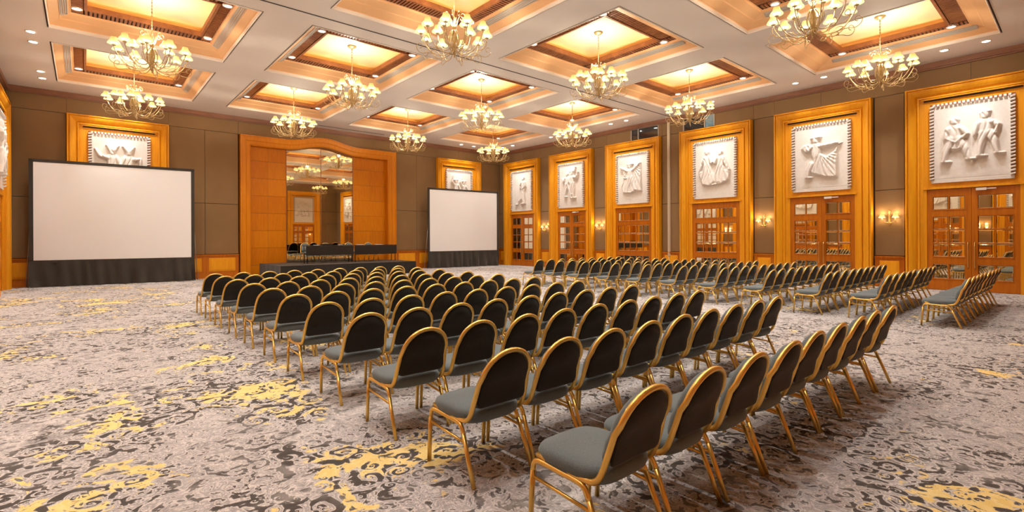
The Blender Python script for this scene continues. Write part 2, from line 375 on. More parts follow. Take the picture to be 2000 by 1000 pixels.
# ------------------------------------------------------------------ walls
WALLS = {'A': (0, (0, YA), 'wall_back'), 'B': (-PI/2, (XB, 0), 'wall_right'), 'C': (PI/2, (XC, 0), 'wall_left'), 'D': (PI, (0, YD), 'wall_front')}
def wpos(wl, s, n=0., z=0.):
    """s = world coordinate along the wall"""
    if wl == 'A': return (s, YA-n, z)
    if wl == 'B': return (XB-n, s, z)
    if wl == 'C': return (XC+n, s, z)
    return (s, YD+n, z)
def wbox(mb, wl, s0, s1, n0, n1, z0, z1):
    a = wpos(wl, s0, n0, z0); b = wpos(wl, s1, n1, z1)
    mb.box(min(a[0], b[0]), max(a[0], b[0]), min(a[1], b[1]), max(a[1], b[1]), z0, z1)
BOOTH = [(-11.21, -9.72), (-13.81, -12.41)]
def build_wall(wl, s0, s1, portals, label, pw=1.5):
    mb = MB()
    if wl == 'B':   # leave openings for the booth windows
        wbox(mb, wl, s0-.2, s1+.2, -.30, -.08, 0, 6.18)
        cuts = [s0-.2]+[q for b_ in sorted(BOOTH) for q in b_]+[s1+.2]
        for a, b_ in zip(cuts[0::2], cuts[1::2]): wbox(mb, wl, a, b_, -.30, -.08, 6.18, H+.08)
        for a, b_ in BOOTH: wbox(mb, wl, a, b_, -.30, -.08, 6.68, H+.08)
    else: wbox(mb, wl, s0-.2, s1+.2, -.50, -.34 if wl == 'A' else -.08, 0, H+.08)
    W = tag(obj(WALLS[wl][2], mb, 'dark'), label, kind='structure')
    # crown
    cr = MB(); wbox(cr, wl, s0, s1, -.08, .09, 6.70, H-.0005); wbox(cr, wl, s0, s1, -.08, .05, 6.66, 6.70)
    obj('crown_moulding', cr, 'crown_wood', W)
    # fabric segments between portals
    ed = [s0]+[q for c, h in portals for q in (c-h, c+h)]+[s1]
    segs = list(zip(ed[0::2], ed[1::2]))
    for a, b_ in segs:
        if b_-a < .12:
            pm = MB(); wbox(pm, wl, a, b_, -.08, -.01, 0, 6.66); obj('fabric_panel', pm, 'fabric_wall', W); continue
        a2, b2 = a+(.05 if a > s0 else 0), b_-(.05 if b_ < s1 else 0)
        cols = [a2, b2] if b2-a2 < 1.9 else [a2, (a2+b2)/2, b2]
        for c0, c1 in zip(cols[:-1], cols[1:]):
            for z0, z1 in ((1.0, 3.10), (3.11, 6.12)):
                pm = MB(); wbox(pm, wl, c0+.007, c1-.007, -.08, 0, z0+.004, z1-.004); obj('fabric_panel', pm, 'fabric_wall', W)
        # dado
        dd = MB(); wbox(dd, wl, a2, b2, -.08, .03, 0, .94); wbox(dd, wl, a2, b2, -.08, .06, .94, .985); wbox(dd, wl, a2, b2, -.08, .055, 0, .16)
        wbox(dd, wl, a2, b2, .03, .045, .90, .94); wbox(dd, wl, a2, b2, .03, .045, .16, .20)
        D = obj('dado', dd, 'door_wood', W)
        for c0, c1 in zip(cols[:-1], cols[1:]):
            q = .13
            if c1-c0 > .5:
                pp = MB(); wbox(pp, wl, c0+q, c1-q, .03, .042, .28, .84); wbox(pp, wl, c0+q+.03, c1-q-.03, .042, .05, .31, .81)
                wbox(pp, wl, c0+q+.07, c1-q-.07, .05, .062, .35, .77); obj('dado_panel', pp, 'frame_wood', D)
    # band above the portals
    br = sorted(set([s0]+[c for c, h in portals]+[q for c, h in portals for q in (c-h-.04, c+h+.04)]+[s1]))
    for a, b_ in zip(br[:-1], br[1:]):
        if wl == 'B' and any(a < q1-.01 and b_ > q0+.01 for q0, q1 in BOOTH):
            pieces = []; cur = a
            for q0, q1 in sorted(BOOTH):
                if q0 < b_ and q1 > a:
                    if q0 > cur+.02: pieces.append((cur, q0, 6.13, 6.66))
                    cur = max(cur, q1)
            if cur < b_-.02: pieces.append((cur, b_, 6.13, 6.66))
        else: pieces = [(a, b_, 6.13, 6.66)]
        for p0, p1, z0, z1 in pieces:
            if p1-p0 < .02: continue
            pm = MB(); wbox(pm, wl, p0+.004, p1-.004, -.08, 0, z0, z1); obj('fabric_panel', pm, 'fabric_wall', W)
    return W
sidep = [(c, 1.5) for c in sorted(FB)]
build_wall('A', XC, XB, [(-18.45, 1.46), (-10.77, 3.66), (-3.08, 1.46)], 'back wall of brown fabric panels over wooden dado behind the stage')
build_wall('B', YD, YA, sidep, 'right wall of brown fabric panels between tall wooden doorways')
build_wall('C', YD, YA, sidep, 'left wall of brown fabric panels between tall wooden doorways')
build_wall('D', XC, XB, [(-18.45, 1.46), (-11.0, 1.46), (-3.65, 1.46)], 'wall behind the camera with wooden doorways')
# fabric-wrapped band behind large surround is hidden by its arch
for k, (q0, q1) in enumerate(BOOTH):
    wm = MB()
    for a, b_ in ((q0, q0+.03), (q1-.03, q1), ((q1-.42), (q1-.39)) if k == 0 else (q0+.42, q0+.45)): wm.box(-.0, .10, a, b_, 6.18, 6.68)
    wm.box(-.0, .10, q0, q1, 6.655, 6.68)
    wn = tag(obj(f'window_{k+1}', wm, 'grille'), ['dark booth window above the third doorway', 'booth window with blue blind above the fourth doorway'][k], kind='structure')
    obj('pane', MB().box(.06, .07, q0, q1, 6.18, 6.68), 'booth_glass', wn)
    if k == 1: obj('blind', MB().box(.045, .055, q0+.03, q0+.42, 6.18, 6.66), 'blue_blind', wn)  # added blue panel, painted stand-in for bluish light on the glass
tag(obj('partition_jamb', MB().box(-.05, 0.0, -11.80, -11.68, 0, 6.66).box(-.07, -.05, -11.76, -11.72, .0, 6.66), 'cream_metal'), 'tall cream metal partition jamb between third and fourth doorways', 'jamb')

# ------------------------------------------------------------------ portals (local X along wall, Y into wall, Z up)
PROF = [(0, .08), (0, -.18), (.010, -.20), (.050, -.20), (.056, -.15), (.078, -.15), (.082, -.185), (.105, -.185), (.16, -.165), (.23, -.115), (.285, -.055), (.29, -.105), (.335, -.105), (.342, -.040), (.43, -.035), (.435, .02)]
def casing_mesh(name, hw, ht, topf=None, xs_top=None, prof=PROF):
    mb = MB(); paths = []
    for d, y in prof:
        p = [(-hw+d, y, 0)]
        if topf is None: p += [(-hw+d, y, ht-d), (hw-d, y, ht-d)]
        else:
            p += [(-hw+d, y, ht-d)]+[(x, y, topf(x)-d) for x in xs_top]+[(hw-d, y, ht-d)]
        p += [(hw-d, y, 0)]; paths.append(p)
    k = len(paths[0]); vs = [q for p in paths for q in p]; fs = []
    for i in range(len(paths)-1):
        for j in range(k-1): fs.append((i*k+j, i*k+j+1, (i+1)*k+j+1, (i+1)*k+j))
    mb.add(vs, fs); return mb.mesh(name, 'frame_wood')
cas_me = casing_mesh('casing', 1.5, 6.12)
sur = MB()
sur.box(-1.07, 1.07, -.02, .08, 3.10, 5.70); sur.box(-1.07, 1.07, -.06, .08, 3.03, 3.10); sur.box(-1.07, -1.0, -.03, .08, 0, 3.03); sur.box(1.0, 1.07, -.03, .08, 0, 3.03)
sur.box(-1.10, 1.10, -.115, -.02, 5.735, 5.765)
sur_me = sur.mesh('surround', 'frame_wood')
header_shade_me = MB().box(-1.06, 1.06, -.07, -.02, 5.69, 5.734).mesh('header_slot', 'dark')  # near-black strip paints the shade under the header lip
def leaf_mesh(w, cols, s=.135, m=.026):
    """leaf from x=0..w; returns mesh and pane rects"""
    mb = MB(); rows = [(.34, .78, 1), (1.0, 2.20, 3), (2.41, 2.80, 1)]; H_ = 3.02
    mb.box(0, s, 0, .05, .01, H_); mb.box(w-s, w, 0, .05, .01, H_)
    zz = .01
    for z0, z1, k in rows: mb.box(s, w-s, 0, .05, zz, z0); zz = z1
    mb.box(s, w-s, 0, .05, zz, H_)
    panes = []; pw = (w-2*s-(cols-1)*m)/cols
    for z0, z1, k in rows:
        ph = (z1-z0-(k-1)*m)/k
        for c in range(1, cols): x = s+c*pw+(c-1)*m; mb.box(x, x+m, .002, .045, z0, z1)
        for q in range(1, k): z = z0+q*ph+(q-1)*m; mb.box(s, w-s, .004, .045, z, z+m)
        for c in range(cols):
            for q in range(k): panes.append((s+c*(pw+m), z0+q*(ph+m), pw, ph))
        # beading
        mb.box(s-.012, w-s+.012, -.010, .0, z0-.018, z0-.002); mb.box(s-.012, w-s+.012, -.010, .0, z1+.002, z1+.018)
        mb.box(s-.014, s-.0, -.010, .0, z0-.018, z1+.018); mb.box(w-s, w-s+.014, -.010, .0, z0-.018, z1+.018)
    return mb.mesh('door_leaf', 'door_wood'), panes
def pane_me(w, h, b=.022):
    """bevelled mirror pane"""
    y0, y1 = .014, .020
    mb = MB(); mb.add([(0,y1,0),(w,y1,0),(w,y1,h),(0,y1,h),(b,y0,b),(w-b,y0,b),(w-b,y0,h-b),(b,y0,h-b),(0,.03,0),(w,.03,0),(w,.03,h),(0,.03,h)],
        [(4,5,6,7),(0,1,5,4),(1,2,6,5),(2,3,7,6),(3,0,4,7),(8,9,1,0),(9,10,2,1),(10,11,3,2),(11,8,0,3),(11,10,9,8)])
    return mb.mesh('pane', 'mirror')
leafd, panesd = leaf_mesh(.995, 2); leafp, panesp = leaf_mesh(1.99, 5, .135)
pm_cache = {}
def add_panes(par, panes):
    for x, z, w_, h_ in panes:
        k = (round(w_, 3), round(h_, 3))
        if k not in pm_cache: pm_cache[k] = pane_me(w_, h_)
        link('pane', pm_cache[k], par, (x, 0, z))
hd = MB(); hd.tube([(0, 0, .68), (0, -.055, .72), (0, -.06, .80), (0, -.06, 1.32), (0, -.055, 1.40), (0, 0, 1.44)], .014, 8); handle_me = hd.mesh('handle', 'brass', True)
cl = MB().box(0, .42, -.05, -.02, 2.955, 2.985).box(.0, .22, -.07, -.0, 2.93, 3.0); closer_me = cl.mesh('door_closer', 'white_trim')
def portal(wl, c, num, kind, closer=False):
    rz = WALLS[wl][0]
    E_ = link(f'door_{num}', None, None, wpos(wl, c), rz); E_['kind'] = 'structure'
    link('casing', cas_me, E_); link('surround', sur_me, E_); link('header_slot', header_shade_me, E_)
    if kind == 'double':
        for s in (-1, 1):
            L_ = link('door_leaf', leafd, E_, (-.998 if s < 0 else .003, .0, 0)); add_panes(L_, panesd)
            link('handle', handle_me, L_, (.995-.07 if s < 0 else .07, 0, 0))
            if closer and s > 0: link('door_closer', closer_me, L_, (.1, 0, 0))
    else:
        L_ = link('mirror_panel', leafp, E_, (-.995, 0, 0)); add_panes(L_, panesp)
    return E_
num = 1
for k, y in enumerate(FB):
    portal('B', y, num, 'panel' if k in (2, 3) else 'double', k in (1, 4, 5)); num += 1
for k, y in enumerate(FB):
    portal('C', y, num, 'panel' if k in (2, 3) else 'double'); num += 1
for x in (-18.45, -3.08): portal('A', x, num, 'panel'); num += 1
for x in (-18.45, -11.0, -3.65): portal('D', x, num, 'double'); num += 1

# ------------------------------------------------------------------ carved relief panels
def relief_height(shapes, nx, ny, W=1.62, Ht=2.10):
    U, V = np.meshgrid(np.linspace(0, 1, nx), np.linspace(0, 1, ny))   # V top-down
    asp = Ht/W; Y = V*asp; Hh = np.zeros_like(U)
    for s in shapes:
        if s[0] == 'c':      # capsule x0 y0 x1 y1 r0 r1 height
            _, x0, y0, x1, y1, r0, r1, h = s; y0 *= asp; y1 *= asp
            dx, dy = x1-x0, y1-y0; L2 = dx*dx+dy*dy+1e-9
            t = np.clip(((U-x0)*dx+(Y-y0)*dy)/L2, 0, 1); d = np.hypot(U-x0-t*dx, Y-y0-t*dy)/(r0+(r1-r0)*t)
            z = h*np.clip(1-d**7, 0, 1)**.5*(.60+.40*np.clip(1-d, 0, 1)**.5)
            Hh = np.maximum(Hh, z)
        else:                # polygon pts height folds(origin) n
            _, pts, h, fo, nf = s; pts = [(a, b*asp) for a, b in pts]; dmin = np.full_like(U, 9.); ins = np.zeros(U.shape, bool)
            for (x0, y0), (x1, y1) in zip(pts, pts[1:]+pts[:1]):
                dx, dy = x1-x0, y1-y0; L2 = dx*dx+dy*dy+1e-9
                t = np.clip(((U-x0)*dx+(Y-y0)*dy)/L2, 0, 1); dmin = np.minimum(dmin, np.hypot(U-x0-t*dx, Y-y0-t*dy))
                cr = ((y0 > Y) != (y1 > Y)) & (U < (x1-x0)*(Y-y0)/(y1-y0+1e-12)+x0); ins ^= cr
            z = np.where(ins, h*np.clip(dmin/.03, 0, 1)**.5, 0)
            an = np.arctan2(Y-fo[1]*asp, U-fo[0]); z = z*(1-.30*(.5+.5*np.sin(an*nf))*np.clip(dmin/.05, 0, 1))
            Hh = np.maximum(Hh, z)
    fold = np.clip(np.sin(U*62+5*np.sin(Y*7+U*3))-.35, 0, 1)/.65
    return Hh*(1-.22*fold)
def person(x, y, s, arms, legs, skirt=None, hat=None, h=1.0):
    """figure: head centre x,y, scale s; arms/legs are lists of polylines relative to the body in units of s"""
    out = [('c', x, y-.01*s, x, y+.02*s, .070*s, .060*s, .95*h), ('c', x, y+.05*s, x, y+.09*s, .032*s, .04*s, .5*h),
           ('c', x-.055*s, y+.11*s, x+.055*s, y+.11*s, .058*s, .058*s, .8*h), ('c', x, y+.12*s, x+.005*s, y+.26*s, .115*s, .088*s, .85*h)]
    if hat == 'wide': out.append(('c', x-.09*s, y-.03*s, x+.09*s, y-.04*s, .02*s, .02*s, h))
    if hat == 'horn':
        out += [('c', x-.03*s, y-.02*s, x-.10*s, y-.10*s, .04*s, .02*s, h), ('c', x+.03*s, y-.02*s, x+.10*s, y-.10*s, .04*s, .02*s, h)]
    for pl in arms+legs:
        isleg = pl in legs; pts = [(x+a*s, y+b*s) for a, b in pl]
        rr = [.072, .058, .040, .032, .03] if isleg else [.046, .038, .030, .03, .03]
        for k, (p, q) in enumerate(zip(pts[:-1], pts[1:])): out.append(('c', *p, *q, rr[k]*s, rr[k+1]*s, (.95 if isleg else 1.05)*h))
        if isleg: p = pts[-1]; out.append(('c', p[0]-.02*s, p[1]+.012*s, p[0]+.085*s, p[1]+.018*s, .030*s, .022*s, .9*h))
    if skirt: out.append(('p', [(x+a*s, y+b*s) for a, b in skirt], .9*h, (x, y+.15*s), 26))
    return out
LEGS_WIDE = [[(-.04, .25), (-.12, .42), (-.15, .56)], [(.04, .25), (.14, .40), (.19, .54)]]
LEGS_STEP = [[(-.03, .25), (-.05, .42), (-.09, .57)], [(.04, .25), (.09, .38), (.16, .52)]]
D_ = {}
D_['b6'] = person(.285, .21, .98, [[(-.09, .11), (-.12, .24), (-.01, .30)], [(.09, .11), (.17, .20), (.03, .30)]], LEGS_WIDE, hat=None) \
    + [('p', [(.18, .49), (.42, .48), (.41, .60), (.30, .63), (.2, .60)], .8, (.3, .4), 30), ('c', .44, .50, .53, .80, .012, .018, .5)] \
    + person(.69, .18, .95, [[(-.09, .11), (-.13, .22), (-.14, .27)], [(.09, .11), (.18, .16), (.14, .27)]], [[(-.03, .25), (-.05, .40), (-.08, .56)], [(.05, .25), (.12, .38), (.16, .54)]]) \
    + [('c', .65, .145, .74, .135, .035, .03, .9)]
D_['b5'] = person(.42, .21, 1.0, [[(-.07, .11), (-.13, .17), (-.16, .14)], [(.08, .11), (.24, .10), (.40, .085)]], [[(-.08, .40), (-.15, .50), (-.17, .60)]], hat='wide') \
    + [('p', [(.12, .33), (.18, .27), (.29, .26), (.36, .31), (.33, .38), (.22, .42)], .8, (.30, .40), 44),
       ('p', [(.36, .44), (.50, .43), (.62, .50), (.76, .42), (.83, .33), (.82, .86), (.60, .84), (.33, .76), (.27, .66), (.36, .58)], .8, (.46, .40), 34), ('c', .85, .32, .90, .30, .012, .008, .8)]
D_['b4'] = person(.31, .17, .95, [[(-.08, .11), (-.14, .26), (-.20, .38)], [(.08, .11), (.14, .22), (.18, .20)]], [], skirt=[(-.07, .2), (.08, .2), (.16, .42), (.22, .60), (.10, .69), (-.12, .66), (-.24, .40), (-.12, .36)]) \
    + person(.66, .20, .95, [[(-.08, .11), (-.13, .20), (-.16, .17)], [(.08, .11), (.16, .24), (.24, .36)]], [], skirt=[(-.08, .2), (.07, .2), (.14, .34), (.27, .38), (.24, .56), (.06, .62), (-.12, .60), (-.16, .44)]) \
    + [('c', .46, .80, .56, .79, .02, .02, .8), ('c', .60, .78, .68, .78, .02, .02, .8)]
D_['b3'] = person(.45, .22, 1.0, [[(-.08, .11), (-.2, .06), (-.32, .02)], [(.08, .11), (.22, .04), (.34, -.04)]], LEGS_STEP, hat='wide') \
    + [('p', [(.14, .26), (.40, .32), (.42, .50), (.24, .46)], .6, (.42, .2), 30), ('p', [(.52, .32), (.82, .18), (.84, .80), (.66, .80), (.54, .56)], .7, (.5, .2), 28),
       ('p', [(.34, .46), (.54, .46), (.62, .80), (.44, .84), (.2, .82), (.12, .62)], .75, (.44, .3), 26), ('c', .22, .48, .48, .50, .02, .016, .95)]
D_['b2'] = person(.36, .22, .95, [[(-.08, .11), (-.16, .20), (-.2, .08)], [(.08, .11), (.12, .2), (.02, .26)]], LEGS_STEP) \
    + person(.58, .20, 1.0, [[(-.07, .11), (-.08, .2), (-.02, .27)], [(.08, .11), (.2, .12), (.26, .0)]], [[(-.03, .25), (-.04, .42), (-.05, .60)], [(.04, .25), (.06, .42), (.07, .60)]], hat='wide') + [('c', .70, .16, .74, .06, .02, .02, .9)]
D_['b1'] = person(.62, .17, 1.0, [[(-.07, .11), (-.16, .18), (-.14, .26)], [(.08, .11), (.12, .22), (-.01, .28)]], [], skirt=[(-.06, .2), (.06, .2), (.10, .45), (.13, .70), (-.02, .70), (-.06, .56), (-.20, .66), (-.30, .72), (-.26, .62), (-.12, .40)]) \
    + [('c', .22, .88, .32, .87, .02, .018, .9), ('c', .5, .86, .72, .86, .02, .018, .9)]
D_['a1'] = person(.36, .26, 1.05, [[(-.08, .11), (-.22, .08), (-.28, -.02)], [(.07, .11), (.12, .22), (.02, .26)]], LEGS_WIDE, hat='horn') \
    + person(.65, .26, 1.05, [[(-.07, .11), (-.12, .22), (-.02, .26)], [(.08, .11), (.2, .10), (.22, .22)]], LEGS_WIDE, hat='horn')
D_['a2'] = person(.34, .26, 1.0, [[(-.08, .11), (-.17, .02), (-.12, -.14)], [(.08, .11), (.16, .2), (.12, .28)]], LEGS_STEP, hat='wide') \
    + person(.68, .28, 1.0, [[(-.08, .11), (-.14, .0), (-.10, -.12)], [(.08, .11), (.16, .2), (.06, .28)]], LEGS_WIDE, hat='wide')
D_['d1'] = person(.32, .24, .9, [[(-.07, .11), (-.2, .14), (-.22, .04)], [(.07, .11), (.12, .2), (.02, .25)]], LEGS_WIDE) + person(.5, .20, .9, [[(-.07, .11), (-.1, .2), (0, .26)], [(.07, .11), (.1, .2), (0, .26)]], LEGS_STEP) \
    + person(.68, .24, .9, [[(-.07, .11), (-.12, .2), (-.02, .25)], [(.07, .11), (.2, .14), (.22, .04)]], LEGS_WIDE)
def relief_mesh(key):
    nx, ny = 130, 168; W, Ht = 1.62, 2.10
    Z = relief_height(D_[key], nx, ny)*.14
    K = np.array([1, 3, 1])/5.; Z = np.apply_along_axis(lambda a: np.convolve(a, K, 'same'), 0, Z); Z = np.apply_along_axis(lambda a: np.convolve(a, K, 'same'), 1, Z)
    xs_ = np.linspace(-W/2, W/2, nx); zs_ = np.linspace(Ht, 0, ny); vs = []
    for j in range(ny):
        for i in range(nx): vs.append((xs_[i], -.065-Z[j, i], 3.335+zs_[j]))
    fs = [(j*nx+i, (j+1)*nx+i, (j+1)*nx+i+1, j*nx+i+1) for j in range(ny-1) for i in range(nx-1)]
    mb = MB(); mb.add(vs, fs); return mb.mesh('carving', 'plaster', True)
REL = {k: relief_mesh(k) for k in D_}
bkt_me = MB().box(-.915, .915, -.035, -.021, 3.30, 5.585).mesh('border_backing', 'soffit_wood')  # added brown board: shade between the teeth put into its colour
sl = MB().box(-.82, .82, -.06, -.02, 3.22, 5.50).box(-.89, .89, -.075, -.02, 3.21, 3.30)
slab_me = sl.mesh('slab', 'plaster')
tm = MB()
def tooth(mb, x, z, ax, az):
    """tapered rope-like tooth centred at x,z with half sizes ax (across) az (thin)"""
    vs = []
    for yy, k in ((-.02, 1.), (-.10, .95), (-.135, .45)):
        vs += [(x-ax, yy, z-az*k-(.012 if ax > az else 0)), (x+ax, yy, z-az*k+(.012 if ax > az else 0)), (x+ax, yy, z+az*k+(.012 if ax > az else 0)), (x-ax, yy, z+az*k-(.012 if ax > az else 0))]
    fs = [(8, 9, 10, 11)]
    for a in (0, 4):
        for q in range(4): fs.append((a+q, a+(q+1) % 4, a+4+(q+1) % 4, a+4+q))
    mb.add(vs, fs)
for k in range(23):
    for s in (-1, 1): tooth(tm, s*.865, 3.34+k*.0975, .050, .030)
for k in range(18): 
    x = -.81+k*.0953; tooth(tm, x, 5.525, .028, .045)
teeth_me = tm.mesh('notched_border', 'plaster')
def relief(wl, c, key, label):
    e = link('relief_panel', None, None, wpos(wl, c), WALLS[wl][0]); tag(e, label, 'wall relief', 'carved reliefs over the doorways')
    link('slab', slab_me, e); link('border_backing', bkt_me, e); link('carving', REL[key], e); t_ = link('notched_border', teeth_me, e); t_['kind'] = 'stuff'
relief('B', FB[0], 'b1', 'white carved relief of a single woman in long skirt')
relief('B', FB[1], 'b2', 'white carved relief of two standing figures, one arm raised')
relief('B', FB[2], 'b3', 'white carved relief of a dancer spreading a wide cape')
relief('B', FB[3], 'b4', 'white carved relief of two women lifting their skirts')
relief('B', FB[4], 'b5', 'white carved relief of a dancer holding a fan')
relief('B', FB[5], 'b6', 'white carved relief of two striding men, nearest on right wall')
for k, key in enumerate(['a2', 'b2', 'b4', 'b1', 'b5', 'b6']):
    relief('C', FB[k], key, f'white carved relief over {PN[k]} doorway of left wall')
relief('A', -18.45, 'a1', 'white carved relief of horned dancers behind the left screen')
relief('A', -3.08, 'a2', 'white carved relief of two dancers behind the right screen')
for x, key, n_ in ((-18.45, 'b4', 'left-hand'), (-11.0, 'a1', 'middle'), (-3.65, 'd1', 'right-hand')): relief('D', x, key, f'white carved relief over {n_} doorway behind the camera')

# ------------------------------------------------------------------ large stage surround with mirror
XM = -10.77
def arch(x, base, rise, c=-.07, hwid=1.72):
    t = abs(x-c)/hwid
    return base+(rise*.5*(1+math.cos(PI*t)) if t < 1 else 0)
topx = [-2.6+i*(5.2/40) for i in range(41)]
big_me = casing_mesh('casing', 3.66, 6.12, lambda x: arch(x, 6.12, .27), topx, prof=[(0, .3), (0, -.13), (.012, -.16), (.05, -.16), (.06, -.14), (.22, -.12), (.25, -.09), (.39, -.07), (.41, -.05), (.43, -.04), (.435, .02)]); big_me.materials[0] = M['frame_wood2']
S = link('trim_1', None, None, (XM, YA, 0)); tag(S, 'large arched wooden surround with mirror behind the stage', kind='structure')
link('casing', big_me, S)
DEP = .24
rv = MB().box(-3.255, -3.225, -.03, DEP+.01, 0, 5.70).box(3.225, 3.255, -.03, DEP+.01, 0, 5.70)
for q_ in range(66):
    a = -3.25+q_*6.5/66; b_ = a+6.5/66; rv.add([(a, -.03, arch(a, 5.69, .27)), (b_, -.03, arch(b_, 5.69, .27)), (b_, DEP+.02, arch(b_, 5.69, .27)), (a, DEP+.02, arch(a, 5.69, .27))], [(0, 3, 2, 1)])
obj('reveal', rv, 'frame_wood2', S)
# backing so the arch is closed
fab = MB(); xs_ = [-3.3+i*.1 for i in range(67)]
for a, b_ in zip(xs_[:-1], xs_[1:]):
    fab.add([(a, DEP+.02, 0), (b_, DEP+.02, 0), (b_, DEP+.02, arch(b_, 5.72, .27)), (a, DEP+.02, arch(a, 5.72, .27))], [(0, 1, 2, 3)])
obj('backing', fab, 'dark', S)
rowz = [0.02, .46, 1.23, 2.0, 2.77, 3.54, 4.31, 5.08]
def veneer(x0, x1, z0, z1, arched=False):
    mb = MB(); g_ = .004; k = 6 if arched else 1
    for q in range(k):
        a = x0+g_+(x1-x0-2*g_)*q/k; b_ = x0+g_+(x1-x0-2*g_)*(q+1)/k
        ta, tb = (arch(a, 5.70, .27), arch(b_, 5.70, .27)) if arched else (z1-g_, z1-g_)
        mb.add([(a, DEP, z0+g_), (b_, DEP, z0+g_), (b_, DEP, tb), (a, DEP, ta), (a, DEP+.015, z0+g_), (b_, DEP+.015, z0+g_), (b_, DEP+.015, tb), (a, DEP+.015, ta)],
               [(0, 1, 2, 3), (7, 6, 5, 4), (0, 4, 5, 1), (3, 2, 6, 7)])
    obj('veneer_panel', mb, 'veneer', S)
for x0, x1 in ((-3.24, -2.47), (-2.47, -1.69), (1.46, 2.34), (2.34, 3.24)):
    for z0, z1 in zip(rowz, rowz[1:]+[5.70]): veneer(x0, x1, z0, z1, z1 == 5.70)
def mpane(x0, x1, z0, z1, arched):
    mb = MB(); k = 10 if arched else 1; g_ = .005; y0 = DEP-.012; tl = .0004 if x0 < -1 else .0085
    for q in range(k):
        a = x0+g_+(x1-x0-2*g_)*q/k; b_ = x0+g_+(x1-x0-2*g_)*(q+1)/k
        ta, tb = (arch(a, 5.70, .27), arch(b_, 5.70, .27)) if arched else (z1-g_, z1-g_)
        ya, yb_ = y0+tl*(a-x0), y0+tl*(b_-x0)
        mb.add([(a, ya, z0+g_), (b_, yb_, z0+g_), (b_, yb_, tb), (a, ya, ta), (a, ya+.03, z0+g_), (b_, yb_+.03, z0+g_), (b_, yb_+.03, tb), (a, ya+.03, ta)], [(0, 1, 2, 3), (7, 6, 5, 4), (0, 4, 5, 1), (3, 2, 6, 7)])
    return obj('mirror_pane', mb, 'mirror', S)
for x0, x1 in ((-1.69, -.12), (-.12, 1.46)):
    mpane(x0, x1, .46, 2.92, False); mpane(x0, x1, 2.92, 5.7, True)
obj('mirror_bead', MB().box(-.135, -.105, DEP-.02, DEP, .46, 5.93).box(-1.705, -1.68, DEP-.02, DEP, .46, 5.70).box(1.45, 1.475, DEP-.02, DEP, .46, 5.70), 'soffit_wood', S)

# ------------------------------------------------------------------ stage
sg = MB(); SXA, SXB, SYA, SYB, SZ = -13.65, -7.65, -3.05, -.02, .55
top = MB().box(SXA, SXB, SYA, SYB, SZ-.05, SZ)
St = tag(obj('stage', top, 'stage_cloth'), 'low stage platform with charcoal top and black skirting', 'stage')
sk = MB(); pts = []
def skirt_path(seg, n_, amp, f_, z0, z1, mb, out):
    """pleated strip along seg ((x0,y0),(x1,y1)); out = outward normal"""
    (x0, y0), (x1, y1) = seg; L_ = math.hypot(x1-x0, y1-y0); rows = 6; vs = []
    for j in range(rows+1):
        tz = j/rows; z = z1+(z0-z1)*tz
        for i in range(n_+1):
            t = i/n_; s_ = t*L_
            o = amp*(.25+.75*tz)*(math.sin(s_*f_+1.3*math.sin(s_*1.7))+.5*math.sin(s_*f_*2.3+tz*2)) + .012
            vs.append((x0+(x1-x0)*t+out[0]*o, y0+(y1-y0)*t+out[1]*o, z))
    fs = [(j*(n_+1)+i, (j+1)*(n_+1)+i, (j+1)*(n_+1)+i+1, j*(n_+1)+i+1) for j in range(rows) for i in range(n_)]
    mb.add(vs, fs)
for seg, out in ((((SXA, SYA), (SXB, SYA)), (0, -1)), (((SXA, SYB), (SXA, SYA)), (-1, 0)), (((SXB, SYA), (SXB, SYB)), (1, 0))):
    skirt_path(seg, 160, .008, 11, .003, SZ-.005, sk, out)
obj('stage_skirt', sk, 'stage_cloth', St, smooth=True)

# ------------------------------------------------------------------ tables on stage
def table(x0, x1, label):
    e = link('conference_table', None, None, ((x0+x1)/2, -1.65, SZ+.003)); tag(e, label, 'table', 'black tables on the stage')
    w_ = (x1-x0)/2-.01
    obj('tabletop', MB().box(-w_, w_, -.25, .25, .755, .78), 'black_metal', e)
    pn = MB().box(-w_, w_, -.245, -.235, .34, .75)
    for k in range(5): pn.box(-w_, w_, -.25, -.245, .37+k*.09, .375+k*.09)
    obj('modesty_panel', pn, 'black_metal', e)
    for sx in (-1, 1):
        for sy in (-1, 1):
            obj('leg', MB().tube([(sx*(w_-.06), sy*.2, 0), (sx*(w_-.05), sy*.2, .76)], .016, 8), 'black_metal', e, smooth=True)
    return e
table(-12.30, -10.17, 'long black folding table, left one on the stage')
table(-10.15, -8.02, 'long black folding table, right one on the stage')
TT = SZ+.786
tag(obj('document_case', MB().box(-.22, .22, -.14, .14, 0, .045).box(-.20, .20, -.12, .12, .045, .06), 'black_metal', None, (-11.33, -1.66, TT)), 'flat black case lying on the left stage table', 'case')
for k, (x, w_) in enumerate(((-11.75, .12), (-10.68, .10), (-9.75, .16), (-8.82, .18))):
    tag(obj('notepad', MB().box(-w_, w_, -.10, .10, 0, .012).box(-w_+.01, w_-.01, .06, .10, .012, .018), 'paper', None, (x, -1.62, TT), rz=.05*(k-1)),
        f'white notepad on the stage tables, {ORD[k]} from the left', 'notepad', 'notepads on the stage tables')

